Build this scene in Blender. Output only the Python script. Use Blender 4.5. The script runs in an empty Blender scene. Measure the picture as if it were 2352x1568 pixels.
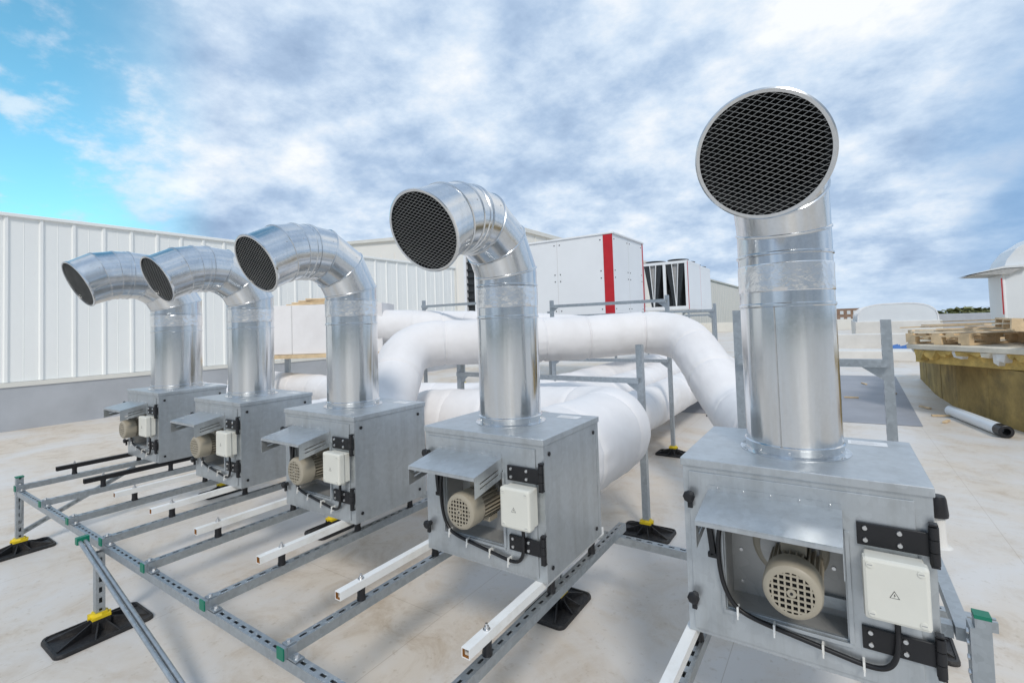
import bpy, math, random, bmesh
from mathutils import Vector, Matrix, noise
random.seed(7)
sc=bpy.context.scene
col=bpy.context.collection
# ---------------------------------------------------------------- materials
def newmat(name):
    m=bpy.data.materials.new(name);m.use_nodes=True
    nt=m.node_tree;bs=nt.nodes['Principled BSDF'];return m,nt,bs
def N(nt,t,**k):
    n=nt.nodes.new(t)
    for a,b in k.items(): setattr(n,a,b)
    return n
def setin(n,**k):
    for a,b in k.items(): n.inputs[a].default_value=b
def ramp(nt,stops):
    r=N(nt,'ShaderNodeValToRGB');e=r.color_ramp.elements
    while len(e)<len(stops): e.new(.5)
    for i,(p,c) in enumerate(stops):
        e[i].position=p;e[i].color=(*c,1) if len(c)==3 else c
    return r
def rough_mat(name,c,rough=.6,metal=0.,var=.12,scale=4.,bump=0.,bscale=60.,dirt=None):
    m,nt,bs=newmat(name);L=nt.links.new
    tc=N(nt,'ShaderNodeTexCoord');nz=N(nt,'ShaderNodeTexNoise');setin(nz,Scale=scale,Detail=5.,Roughness=.6)
    L(tc.outputs['Object'],nz.inputs['Vector'])
    a=tuple(max(0,x*(1-var)) for x in c);b=tuple(min(1,x*(1+var)) for x in c)
    r=ramp(nt,[(.3,a),(.7,b)]);L(nz.outputs['Fac'],r.inputs['Fac'])
    out=r.outputs['Color']
    if dirt:
        n2=N(nt,'ShaderNodeTexNoise');setin(n2,Scale=scale*.6,Detail=6.,Roughness=.7);L(tc.outputs['Object'],n2.inputs['Vector'])
        r2=ramp(nt,[(.5,(0,0,0)),(.72,(1,1,1))]);L(n2.outputs['Fac'],r2.inputs['Fac'])
        mx=N(nt,'ShaderNodeMixRGB');L(r2.outputs['Color'],mx.inputs['Fac']);L(out,mx.inputs[1]);mx.inputs[2].default_value=(*dirt,1);out=mx.outputs[0]
    L(out,bs.inputs['Base Color'])
    setin(bs,Roughness=rough,Metallic=metal)
    if bump:
        n3=N(nt,'ShaderNodeTexNoise');setin(n3,Scale=bscale,Detail=3.);L(tc.outputs['Object'],n3.inputs['Vector'])
        bp=N(nt,'ShaderNodeBump');setin(bp,Strength=bump,Distance=.01);L(n3.outputs['Fac'],bp.inputs['Height']);L(bp.outputs[0],bs.inputs['Normal'])
    return m
def galv(name,c,rough,metal,sp=40.,cv=.1,wav=.15,wsc=(5.,5.,5.),dirt=0.,rv=.15,dist=.02):
    m,nt,bs=newmat(name);L=nt.links.new
    tc=N(nt,'ShaderNodeTexCoord')
    vo=N(nt,'ShaderNodeTexVoronoi');setin(vo,Scale=sp);L(tc.outputs['Object'],vo.inputs['Vector'])
    nz=N(nt,'ShaderNodeTexNoise');setin(nz,Scale=3.,Detail=5.,Roughness=.6);L(tc.outputs['Object'],nz.inputs['Vector'])
    ad=N(nt,'ShaderNodeMixRGB');ad.inputs[0].default_value=.6
    bw=N(nt,'ShaderNodeRGBToBW');L(vo.outputs['Color'],bw.inputs[0]);L(bw.outputs[0],ad.inputs[1]);L(nz.outputs['Fac'],ad.inputs[2])
    r=ramp(nt,[(.3,tuple(x*(1-cv) for x in c)),(.7,tuple(min(1,x*(1+cv)) for x in c))]);L(ad.outputs[0],r.inputs['Fac'])
    out=r.outputs[0]
    if dirt:
        mp=N(nt,'ShaderNodeMapping');mp.inputs['Scale'].default_value=(14,14,1.2);L(tc.outputs['Object'],mp.inputs[0])
        n4=N(nt,'ShaderNodeTexNoise');setin(n4,Scale=1.,Detail=6.,Roughness=.7);L(mp.outputs[0],n4.inputs['Vector'])
        r4=ramp(nt,[(.45,(1,1,1)),(.75,(1-dirt,1-dirt*1.05,1-dirt*1.15))]);L(n4.outputs['Fac'],r4.inputs[0])
        ml=N(nt,'ShaderNodeMixRGB',blend_type='MULTIPLY');ml.inputs[0].default_value=1;L(out,ml.inputs[1]);L(r4.outputs[0],ml.inputs[2]);out=ml.outputs[0]
    L(out,bs.inputs['Base Color'])
    mr=N(nt,'ShaderNodeMapRange');setin(mr,**{'From Min':.2,'From Max':.8,'To Min':rough*(1-rv),'To Max':rough*(1+rv)});L(ad.outputs[0],mr.inputs[0]);L(mr.outputs[0],bs.inputs['Roughness'])
    bs.inputs['Metallic'].default_value=metal
    mp2=N(nt,'ShaderNodeMapping');mp2.inputs['Scale'].default_value=wsc;L(tc.outputs['Object'],mp2.inputs[0])
    n3=N(nt,'ShaderNodeTexNoise');setin(n3,Scale=1.,Detail=2.);L(mp2.outputs[0],n3.inputs['Vector'])
    bp=N(nt,'ShaderNodeBump');setin(bp,Strength=wav,Distance=dist);L(n3.outputs['Fac'],bp.inputs['Height']);L(bp.outputs[0],bs.inputs['Normal'])
    return m
M={}
M['duct']=galv('galvanised_duct',(.72,.735,.75),.16,1.,110.,.03,.45,(17.,17.,.7),.14,.10,.007)
M['elbow']=galv('galvanised_elbow',(.70,.715,.73),.19,1.,110.,.04,.15,(7.,7.,7.),.12,.10,.007)
M['box']=galv('galvanised_sheet',(.53,.56,.58),.38,.74,45.,.06,.12,(4.,4.,4.),.16,.12,.01)
M['inner']=galv('galvanised_inner',(.46,.46,.45),.5,.6,30.,.1,.08)
M['strut']=galv('galvanised_strut',(.42,.455,.48),.42,.8,60.,.12,.05)
M['bolt']=galv('zinc_bolt',(.7,.7,.7),.3,1.,90.,.05,.0)
M['foil']=rough_mat('aluminium_foil',(.84,.835,.835),.24,1.,.05,10.,.28,35.)
M['dark']=rough_mat('painted_shade_interior',(.006,.007,.008),.85)  # near-black colour stands in for the shade inside openings
M['wire']=rough_mat('mesh_wire',(.36,.37,.37),.4,.6,.1)
M['black']=rough_mat('black_plastic',(.010,.010,.012),.4,0,.2,10)
M['rubber']=rough_mat('black_rubber',(.016,.016,.018),.6,0,.3,12,.3,80.,dirt=(.055,.05,.045))
M['yellow']=rough_mat('yellow_plastic',(.75,.55,.01),.45)
M['green']=rough_mat('green_plastic',(.0,.17,.10),.45)
M['white']=rough_mat('white_paint',(.86,.86,.84),.4,0,.04,6,dirt=(.70,.68,.62))
M['rust']=rough_mat('rusty_edge',(.30,.13,.03),.8)
M['beige']=rough_mat('beige_motor_paint',(.38,.34,.265),.42,0,.06,10)
M['cream']=rough_mat('cream_plastic',(.72,.71,.64),.38,0,.03,8)
M['label']=rough_mat('white_sticker',(.8,.8,.8),.4)
M['print']=rough_mat('printed_ink',(.03,.03,.03),.6)
M['grey']=rough_mat('faint_grey_print',(.38,.38,.38),.6)
def wrapmat():
    m,nt,bs=newmat('white_insulation_wrap');L=nt.links.new
    tc=N(nt,'ShaderNodeTexCoord');nz=N(nt,'ShaderNodeTexNoise');setin(nz,Scale=1.6,Detail=6.,Roughness=.65);L(tc.outputs['Object'],nz.inputs['Vector'])
    r=ramp(nt,[(.32,(.74,.715,.705)),(.6,(.82,.80,.795))]);L(nz.outputs['Fac'],r.inputs[0]);L(r.outputs[0],bs.inputs['Base Color'])
    bs.inputs['Roughness'].default_value=.65
    n1=N(nt,'ShaderNodeTexNoise');n1.noise_type='RIDGED_MULTIFRACTAL';setin(n1,Scale=3.6,Detail=3.,Roughness=.5,Distortion=.8);L(tc.outputs['Object'],n1.inputs['Vector'])
    bp=N(nt,'ShaderNodeBump');setin(bp,Strength=.38,Distance=.015);L(n1.outputs['Fac'],bp.inputs['Height'])
    n2=N(nt,'ShaderNodeTexNoise');setin(n2,Scale=22.,Detail=2.,Distortion=1.5);L(tc.outputs['Object'],n2.inputs['Vector'])
    b2=N(nt,'ShaderNodeBump');setin(b2,Strength=.2,Distance=.005);L(n2.outputs['Fac'],b2.inputs['Height']);L(bp.outputs[0],b2.inputs['Normal']);L(b2.outputs[0],bs.inputs['Normal'])
    return m
M['wrap']=wrapmat()
M['tape']=rough_mat('wrap_joint_tape',(.62,.61,.60),.4,0,.05,6,.3,30)
M['panel']=rough_mat('white_wall_cladding',(.87,.885,.87),.45,0,.03,.4)
M['flash']=rough_mat('cream_flashing',(.72,.71,.66),.5,0,.04,2)
M['upst']=rough_mat('grey_membrane',(.42,.44,.47),.6,0,.10,1.2,.2,10)
M['walk']=rough_mat('dark_grey_walkway',(.29,.30,.33),.6,0,.14,1.2)
M['hall']=rough_mat('cream_hall_cladding',(.83,.81,.76),.5,0,.03,.2)
M['ahu']=rough_mat('white_enamel_panel',(.82,.84,.86),.35,0,.03,1)
M['red']=rough_mat('red_enamel',(.50,.012,.02),.35)
M['coil']=rough_mat('dark_coil',(.035,.04,.045),.5,.3,.3,8)
M['wood']=rough_mat('raw_timber',(.66,.50,.31),.7,0,.25,5,.3,40)
M['wood2']=rough_mat('pale_timber_sheet',(.66,.60,.49),.7,0,.18,3,.3,40)
M['wool']=rough_mat('mineral_wool_brown',(.33,.23,.08),.9,0,.35,2.5,.8,30,dirt=(.19,.14,.06))
M['yfoam']=rough_mat('yellow_foam',(.56,.39,.12),.9,0,.35,6,.8,30,dirt=(.38,.27,.10))
M['skin']=rough_mat('white_membrane',(.70,.68,.64),.6,0,.08,1.5,.4,6)
M['brick']=rough_mat('brown_brick',(.34,.22,.16),.8,0,.2,2)
M['poly']=rough_mat('white_polycarbonate',(.74,.77,.79),.4,.1,.04,1)
M['blue']=rough_mat('blue_tarpaulin',(.03,.14,.42),.5)
def roofmat():
    m,nt,bs=newmat('roof_membrane');L=nt.links.new
    tc=N(nt,'ShaderNodeTexCoord');P=tc.outputs['Object']
    n1=N(nt,'ShaderNodeTexNoise');setin(n1,Scale=.8,Detail=8.,Roughness=.62,Distortion=.5);L(P,n1.inputs['Vector'])
    r1=ramp(nt,[(.40,(0,0,0)),(.60,(1,1,1))]);L(n1.outputs['Fac'],r1.inputs[0])
    n2=N(nt,'ShaderNodeTexNoise');setin(n2,Scale=3.1,Detail=9.,Roughness=.74,Distortion=.8);L(P,n2.inputs['Vector'])
    r2=ramp(nt,[(.47,(0,0,0)),(.68,(1,1,1))]);L(n2.outputs['Fac'],r2.inputs[0])
    base=N(nt,'ShaderNodeMixRGB');base.inputs[1].default_value=(.67,.645,.615,1);base.inputs[2].default_value=(.65,.575,.485,1);L(r1.outputs[0],base.inputs[0])
    mul=N(nt,'ShaderNodeMath',operation='MULTIPLY');L(r1.outputs[0],mul.inputs[0]);L(r2.outputs[0],mul.inputs[1])
    m8=N(nt,'ShaderNodeMath',operation='MULTIPLY');L(mul.outputs[0],m8.inputs[0]);m8.inputs[1].default_value=.75
    st=N(nt,'ShaderNodeMixRGB');st.inputs[2].default_value=(.46,.355,.245,1);L(base.outputs[0],st.inputs[1]);L(m8.outputs[0],st.inputs[0])
    n5=N(nt,'ShaderNodeTexNoise');setin(n5,Scale=28.,Detail=4.,Roughness=.6);L(P,n5.inputs['Vector'])
    r5=ramp(nt,[(.60,(1,1,1)),(.74,(.80,.76,.70))]);L(n5.outputs['Fac'],r5.inputs[0])
    m5=N(nt,'ShaderNodeMixRGB',blend_type='MULTIPLY');m5.inputs[0].default_value=.8;L(st.outputs[0],m5.inputs[1]);L(r5.outputs[0],m5.inputs[2])
    br=N(nt,'ShaderNodeTexBrick');mp=N(nt,'ShaderNodeMapping');mp.inputs['Rotation'].default_value=(0,0,math.radians(90));mp.inputs['Location'].default_value=(.4,.3,0);L(P,mp.inputs[0]);L(mp.outputs[0],br.inputs['Vector'])
    setin(br,Scale=1.,**{'Mortar Size':.0025,'Mortar Smooth':.3,'Brick Width':9.,'Row Height':1.5,'Color1':(1,1,1,1),'Color2':(.985,.985,.988,1),'Mortar':(.74,.70,.65,1)})
    ml=N(nt,'ShaderNodeMixRGB',blend_type='MULTIPLY');ml.inputs[0].default_value=.85;L(m5.outputs[0],ml.inputs[1]);L(br.outputs['Color'],ml.inputs[2])
    L(ml.outputs[0],bs.inputs['Base Color']);bs.inputs['Roughness'].default_value=.45
    n3=N(nt,'ShaderNodeTexNoise');setin(n3,Scale=1.5,Detail=2.);L(P,n3.inputs['Vector'])
    bp=N(nt,'ShaderNodeBump');setin(bp,Strength=.2,Distance=.03);L(n3.outputs['Fac'],bp.inputs['Height']);L(bp.outputs[0],bs.inputs['Normal'])
    return m
M['roof']=roofmat()
M['land']=rough_mat('distant_land',(.07,.10,.05),.9,0,.4,.02)
M['leaf']=rough_mat('foliage',(.16,.17,.07),.9,0,.4,.3)
# ---------------------------------------------------------------- mesh builder
class Bd:
    def __init__(s): s.v=[];s.f=[];s.m=[];s.s=[];s.ms=[]
    def mi(s,m):
        if m not in s.ms: s.ms.append(m)
        return s.ms.index(m)
    def add(s,vs,fs,m,sm=False):
        o=len(s.v);s.v+= [tuple(v) for v in vs]
        i=s.mi(m)
        for f in fs: s.f.append(tuple(o+k for k in f));s.m.append(i);s.s.append(sm)
    def box(s,a,b,m):
        x0,y0,z0=a;x1,y1,z1=b
        s.add([(x0,y0,z0),(x1,y0,z0),(x1,y1,z0),(x0,y1,z0),(x0,y0,z1),(x1,y0,z1),(x1,y1,z1),(x0,y1,z1)],
              [(0,3,2,1),(4,5,6,7),(0,1,5,4),(1,2,6,5),(2,3,7,6),(3,0,4,7)],m)
    def obox(s,c,ax,ay,az,m):
        c,ax,ay,az=map(Vector,(c,ax,ay,az));vs=[]
        for k in (-1,1):
            for i,j in ((-1,-1),(1,-1),(1,1),(-1,1)): vs.append(c+ax*i+ay*j+az*k)
        s.add(vs,[(0,3,2,1),(4,5,6,7),(0,1,5,4),(1,2,6,5),(2,3,7,6),(3,0,4,7)],m)
    def bar(s,p,q,w,h,m,up=(0,0,1)):
        p=Vector(p);q=Vector(q);d=(q-p);l=d.length;d.normalize();up=Vector(up)
        sd=d.cross(up)
        if sd.length<1e-4: sd=d.cross(Vector((1,0,0)))
        sd.normalize();u=sd.cross(d)
        s.obox((p+q)/2,d*l/2,sd*w/2,u*h/2,m)
    def lathe(s,o,axis,prof,m,seg=32,sm=True,caps=True,ref=None):
        o=Vector(o);a=Vector(axis).normalized();r=Vector(ref) if ref else (Vector((1,0,0)) if abs(a.x)<.9 else Vector((0,1,0)))
        e1=(r-a*r.dot(a)).normalized();e2=a.cross(e1);vs=[];fs=[]
        for (t,rad) in prof:
            for k in range(seg):
                an=2*math.pi*k/seg;vs.append(o+a*t+e1*rad*math.cos(an)+e2*rad*math.sin(an))
        for i in range(len(prof)-1):
            for k in range(seg):
                k2=(k+1)%seg;fs.append((i*seg+k,i*seg+k2,(i+1)*seg+k2,(i+1)*seg+k))
        s.add(vs,fs,m,sm)
        if caps:
            n=len(prof)-1
            s.add(vs[:seg],[tuple(range(seg))[::-1]],m);s.add(vs[n*seg:],[tuple(range(seg))],m)
    def cyl(s,p,q,r,m,seg=24,r2=None,caps=True):
        p=Vector(p);q=Vector(q);l=(q-p).length;s.lathe(p,q-p,[(0,r),(l,r if r2 is None else r2)],m,seg,True,caps)
    def rings(s,rings,m,sm=True,cap=(False,False)):
        seg=len(rings[0]);vs=[v for r in rings for v in r];fs=[]
        for i in range(len(rings)-1):
            for k in range(seg):
                k2=(k+1)%seg;fs.append((i*seg+k,i*seg+k2,(i+1)*seg+k2,(i+1)*seg+k))
        s.add(vs,fs,m,sm)
        if cap[0]: s.add(rings[0],[tuple(range(seg))[::-1]],m)
        if cap[1]: s.add(rings[-1],[tuple(range(seg))],m)
    def poly(s,pts,ext,m):
        n=len(pts);e=Vector(ext);vs=[Vector(p) for p in pts]+[Vector(p)+e for p in pts]
        s.add(vs,[tuple(range(n))[::-1],tuple(range(n,2*n))]+[(i,(i+1)%n,n+(i+1)%n,n+i) for i in range(n)],m)
    def hole_plate(s,xs,zs,y0,y1,m):
        vs=[];ix={}
        for j,y in enumerate((y0,y1)):
            for a in range(4):
                for b in range(4): ix[(j,a,b)]=len(vs);vs.append((xs[a],y,zs[b]))
        fs=[]
        for a in range(3):
            for b in range(3):
                if a==1 and b==1: continue
                q=[(a,b),(a+1,b),(a+1,b+1),(a,b+1)]
                fs.append(tuple(ix[(0,*k)] for k in q));fs.append(tuple(ix[(1,*k)] for k in q[::-1]))
        def side(l):
            for i in range(len(l)-1): fs.append((ix[(0,*l[i])],ix[(1,*l[i])],ix[(1,*l[i+1])],ix[(0,*l[i+1])]))
        side([(0,0),(1,0),(2,0),(3,0),(3,1),(3,2),(3,3),(2,3),(1,3),(0,3),(0,2),(0,1),(0,0)])
        side([(1,1),(1,2),(2,2),(2,1),(1,1)])
        s.add(vs,fs,m)
    def make(s,name,parent=None,bevel=0,recalc=True,label=None,cat=None,group=None,kind=None):
        me=bpy.data.meshes.new(name);me.from_pydata(s.v,[],s.f);me.update()
        for m in s.ms: me.materials.append(M[m])
        me.polygons.foreach_set('material_index',s.m);me.polygons.foreach_set('use_smooth',s.s)
        if recalc:
            bm=bmesh.new();bm.from_mesh(me);bmesh.ops.recalc_face_normals(bm,faces=bm.faces);bm.to_mesh(me);bm.free()
        if any(s.s): me.set_sharp_from_angle(angle=math.radians(28))
        o=bpy.data.objects.new(name,me);col.objects.link(o)
        if parent: o.parent=parent
        if bevel:
            b=o.modifiers.new('bevel','BEVEL');b.width=bevel;b.segments=2;b.limit_method='ANGLE';b.angle_limit=math.radians(50)
        tag(o,label,cat,group,kind);return o
def tag(o,label=None,cat=None,group=None,kind=None):
    if label:o['label']=label
    if cat:o['category']=cat
    if group:o['group']=group
    if kind:o['kind']=kind
def empty(name,loc,label,cat,group=None):
    o=bpy.data.objects.new(name,None);o.location=loc;o.empty_display_size=.1;col.objects.link(o);tag(o,label,cat,group);return o
def copytree(root,loc,label=None):
    r=root.copy();r.location=loc;col.objects.link(r)
    if label:r['label']=label
    def rec(a,b):
        for c in a.children:
            d=c.copy();d.parent=b;d.matrix_parent_inverse=c.matrix_parent_inverse.copy();col.objects.link(d);rec(c,d)
    rec(root,r);return r
def ring(c,n,r,seg,ref=(1,0,0),dirn=None):
    c=Vector(c);n=Vector(n).normalized();d=Vector(dirn).normalized() if dirn is not None else n
    ref=Vector(ref);e1=(ref-d*ref.dot(d)).normalized();e2=d.cross(e1);out=[]
    for k in range(seg):
        a=2*math.pi*k/seg;p=e1*r*math.cos(a)+e2*r*math.sin(a)
        p=p-d*(p.dot(n)/d.dot(n));out.append(c+p)
    return out
ZG=-.628
W,D,H=.679,.558,.6
# ---------------------------------------------------------------- fan unit
def build_fan(loc,label):
    root=empty('ventilation_fan_unit',loc,label,'rooftop fan unit','row of exhaust fan units')
    OX0,OX1,OZ0,OZ1=.130,.465,.115,.44
    b=Bd()
    b.hole_plate([0,OX0,OX1,W],[0,OZ0,OZ1,.575],0,.012,'box')
    b.box((0,.012,0),(.012,D,.575),'box');b.box((W-.012,.012,0),(W,D,.575),'box')
    b.box((.012,D-.012,0),(W-.012,D,.575),'box');b.box((.012,.012,0),(W-.012,D-.012,.012),'box')
    b.box((W,.002,.004),(W+.0015,.03,.571),'box');b.box((W,D-.03,.004),(W+.0015,D-.002,.571),'box')
    hs=b.make('housing',root,bevel=.002)
    b=Bd();y1=.12
    b.box((OX0-.02,y1,OZ0-.02),(OX1+.02,y1+.006,OZ1+.02),'inner')
    b.box((OX0-.006,.0125,OZ0),(OX0,y1,OZ1),'inner');b.box((OX1,.0125,OZ0),(OX1+.006,y1,OZ1),'inner')
    b.box((OX0,.0125,OZ0-.006),(OX1,y1,OZ0),'inner');b.box((OX0,.0125,OZ1),(OX1,y1,OZ1+.006),'inner')
    for x in (OX0+.03,OX1-.03):
        for z in (OZ0+.04,OZ0+.15,OZ1-.06): b.lathe((x,y1,z),(0,-1,0),[(0,.006),(.004,.006)],'bolt',10)
    b.make('motor_recess',root)
    b=Bd();b.box((-.006,-.008,.572),(W+.006,D+.006,.6),'box')
    b.make('lid',hs,bevel=.003)
    b=Bd();b.hole_plate([.02,OX0-.004,OX1+.004,W-.04],[.015,OZ0-.004,OZ1+.004,.555],-.006,-.0005,'box')
    dr=b.make('access_door',root,bevel=.0015)
    b=Bd()
    for (a,c) in (((OX0-.012,-.014,OZ0-.016),(OX1+.012,-.006,OZ0-.004)),((OX0-.016,-.014,OZ0-.004),(OX0-.004,-.006,OZ1))):
        b.box(a,c,'box')
    b.box((OX1+.004,-.014,OZ0-.004),(OX1+.016,-.006,OZ1),'box')
    b.make('opening_rim',dr,bevel=.001)
    for y in (.045,D-.06):
        for z in (.05,.53):
            b=Bd();b.lathe((W+.0014,y,z),(1,0,0),[(0,.0095),(.003,.0095),(.005,.006)],'black',14);b.make('screw_cap',hs)
    b=Bd();hx0,hx1=.085,.467;zb,zf,yf=.497,.462,-.205
    b.poly([(hx0,-.006,zb),(hx1,-.006,zb),(hx1,yf,zf),(hx0,yf,zf)],(0,0,.003),'box')
    b.poly([(hx0,-.0065,zb),(hx1,-.0065,zb),(hx1,-.0065,zb+.02),(hx0,-.0065,zb+.02)],(0,-.002,0),'box')
    b.poly([(hx0,yf,zf),(hx1,yf,zf),(hx1,yf,zf-.012),(hx0,yf,zf-.012)],(0,-.002,0),'box')
    for hx in (hx0,hx1-.002):
        def zt(y): return zb+(zf-zb)*((y+.006)/(yf+.006))
        hh=.085;ys=[-.008,-.035,-.17,yf+.001];zz=[0,.035,.041,.055,.061,hh]
        for i in range(3):
            for j in range(5):
                if i==1 and j in (1,3): continue
                ya,yb=ys[i],ys[i+1]
                b.add([(hx,ya,zt(ya)-zz[j]),(hx,yb,zt(yb)-zz[j]),(hx,yb,zt(yb)-zz[j+1]),(hx,ya,zt(ya)-zz[j+1]),
                       (hx+.002,ya,zt(ya)-zz[j]),(hx+.002,yb,zt(yb)-zz[j]),(hx+.002,yb,zt(yb)-zz[j+1]),(hx+.002,ya,zt(ya)-zz[j+1])],
                      [(0,1,2,3),(7,6,5,4),(0,4,5,1),(1,5,6,2),(2,6,7,3),(3,7,4,0)],'box')
    for k in range(5): b.lathe((hx0+.03+k*(hx1-hx0-.06)/4,-.0085,zb+.012),(0,-1,0),[(0,.004),(.003,.003)],'bolt',8)
    b.make('rain_hood',root)
    mx,mz=.335,.285
    b=Bd()
    b.lathe((mx-.02,y1,mz+.035),(0,-1,0),[(0,.112),(.03,.112),(.034,.105)],'beige',40)
    b.lathe((mx-.02,y1-.03,mz+.035),(0,-1,0),[(0,.09),(.03,.085)],'inner',40)
    b.lathe((mx,.12,mz),(0,-1,0),[(0,.06),(.215,.06)],'beige',40)
    for k in range(26):
        a=2*math.pi*k/26;d=Vector((math.cos(a),0,math.sin(a)));t=Vector((-math.sin(a),0,math.cos(a)))
        b.obox(Vector((mx,.01,mz))+d*.066,d*.010,Vector((0,.075,0)),t*.0022,'beige')
    b.lathe((mx,.11,mz),(0,-1,0),[(0,.07),(.014,.074),(.02,.074),(.022,.06)],'beige',36)
    b.box((mx-.035,-.03,mz+.06),(mx+.035,.07,mz+.1),'beige')
    b.box((mx-.05,.0,mz-.085),(mx+.05,.06,mz-.06),'beige')
    mo=b.make('motor',root,bevel=.0012)
    b=Bd();yc=-.065;R=.079
    b.lathe((mx,yc,mz),(0,-1,0),[(0,R-.003),(.004,R),(.07,R),(.080,R-.004),(.085,R-.011),(.087,R-.019),(.087,.058)],'beige',48,caps=False)
    b.lathe((mx,yc-.078,mz),(0,-1,0),[(0,.06),(.001,.06)],'dark',40)
    sp=.0165
    for k in range(-3,4):
        o=k*sp;h=math.sqrt(max(0,.0595**2-o*o))
        b.box((mx+o-.0026,yc-.0868,mz-h),(mx+o+.0026,yc-.083,mz+h),'beige')
        b.box((mx-h,yc-.0872,mz+o-.0026),(mx+h,yc-.0834,mz+o+.0026),'beige')
    b.lathe((mx,yc-.083,mz),(0,-1,0),[(0,.012),(.006,.012)],'beige',16)
    b.lathe((mx,yc-.089,mz),(0,-1,0),[(0,.004),(.002,.004)],'black',12)
    b.make('fan_cover',mo)
    b=Bd();jx0,jx1,jz0,jz1=.507,.655,.235,.405
    b.box((jx0+.006,-.045,jz0+.006),(jx1-.006,-.01,jz1-.006),'cream')
    for x in (jx0+.045,jx0+.11): b.lathe((x,-.03,jz0+.006),(0,0,-1),[(0,.013),(.016,.013),(.022,.009)],'cream',14)
    jb=b.make('junction_box',root,bevel=.004)
    b=Bd();b.box((jx0,-.088,jz0),(jx1,-.0455,jz1),'cream')
    jl=b.make('box_lid',jb,bevel=.009)
    for x in (jx0+.018,jx1-.018):
        for z in (jz0+.018,jz1-.018):
            b=Bd();b.lathe((x,-.0881,z),(0,-1,0),[(0,.009),(.0015,.009),(.002,.007)],'cream',16);b.box((x-.006,-.0906,z-.001),(x+.006,-.0902,z+.001),'grey');b.make('lid_screw',jb)
    b=Bd();tx,tz,y=(jx0+jx1)/2-.004,(jz0+jz1)/2-.003,-.0885
    T=[(tx-.0115,tz-.0092),(tx+.0115,tz-.0092),(tx,tz+.0115)]
    b.add([(p[0],y,p[1]) for p in T],[(0,1,2)],'print')
    g=Vector((tx,tz-.0023));t2=[(g.x+(p[0]-g.x)*.80,g.y+(p[1]-g.y)*.80) for p in T]
    b.add([(p[0],y-.0004,p[1]) for p in t2],[(0,1,2)],'cream')
    q=.62;Z=[(tx+.002*q,tz+.008*q),(tx-.004*q,tz-.003*q),(tx,tz-.002*q),(tx-.003*q,tz-.010*q),(tx+.005*q,tz+.0005*q),(tx+.001*q,tz-.0005*q)]
    b.add([(p[0],y-.0008,p[1]) for p in Z],[(0,1,2,5),(2,3,4,5)],'print')
    b.make('warning_sign',jb,recalc=False)
    for hz in (.445,.145):
        b=Bd();b.box((.50,-.016,hz-.034),(W+.002,-.0062,hz+.03),'black')
        for dz in (-.052,-.017,.018): b.lathe((W-.004,-.020,hz+dz),(0,0,1),[(0,.012),(.033,.012)],'black',18)
        b.box((W-.014,-.028,hz+.053),(W+.006,-.0055,hz+.06),'black');b.box((W-.014,-.028,hz-.06),(W+.006,-.0055,hz-.053),'black')
        for x in (.52,.60):
            for z in (-.018,.016): b.lathe((x,-.0165,hz+z),(0,-1,0),[(0,.0075),(.004,.006)],'bolt',12)
        b.make('hinge',root,bevel=.0015)
    for kz in (.475,.13):
        b=Bd();b.lathe((.026,-.006,kz),(0,-1,0),[(0,.012),(.02,.012),(.022,.02),(.034,.02),(.038,.012)],'black',8)
        b.obox((.026,-.02,kz-.022),(.008,0,0),(0,.006,0),(0,0,.02),'black')
        b.make('clamp_knob',root,bevel=.001)
    b=Bd();b.obox((.088,-.016,.345),(.009,0,.004),(0,.008,0),(-.006,0,.06),'black');b.obox((.093,-.016,.285),(.016,0,0),(0,.008,0),(0,0,.009),'black');b.make('handle_strap',root,bevel=.003)
    cp=[(.21,-.01,.45),(.15,-.014,.44),(.118,-.02,.40),(.110,-.022,.32),(.114,-.022,.22),(.145,-.02,.135),(.2,-.02,.108),(.32,-.02,.092),(.45,-.02,.072),(.53,-.02,.06),(.575,-.024,.085),(.585,-.028,.15),(.583,-.03,.225)]
    cu=bpy.data.curves.new('cable','CURVE');cu.dimensions='3D';cu.bevel_depth=.0075;cu.bevel_resolution=3;sp_=cu.splines.new('NURBS');sp_.points.add(len(cp)-1)
    for p,q in zip(sp_.points,cp): p.co=(*q,1)
    sp_.use_endpoint_u=True;sp_.order_u=4
    ob=bpy.data.objects.new('tmp',cu);col.objects.link(ob);dg=bpy.context.evaluated_depsgraph_get();me=bpy.data.meshes.new_from_object(ob.evaluated_get(dg));bpy.data.objects.remove(ob)
    me.materials.clear();me.materials.append(M['black']);o=bpy.data.objects.new('power_cable',me);col.objects.link(o);o.parent=root
    for x,z in ((.165,.122),(.27,.098),(.4,.08),(.5,.064)):
        b=Bd();b.box((x-.003,-.031,z-.014),(x+.003,-.006,z+.014),'white');b.box((x-.002,-.034,z-.024),(x+.002,-.03,z-.008),'white');b.make('cable_tie',o)
    b=Bd();lx,ly=W-.125,D-.075
    b.box((lx-.06,ly-.03,.6002),(lx+.06,ly+.03,.6008),'label')
    for r in range(4): b.box((lx-.05,ly-.02+r*.012,.6008),(lx+.02+.01*(r%3),ly-.018+r*.012,.6011),'grey')
    b.make('rating_label',root)
    return root
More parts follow.
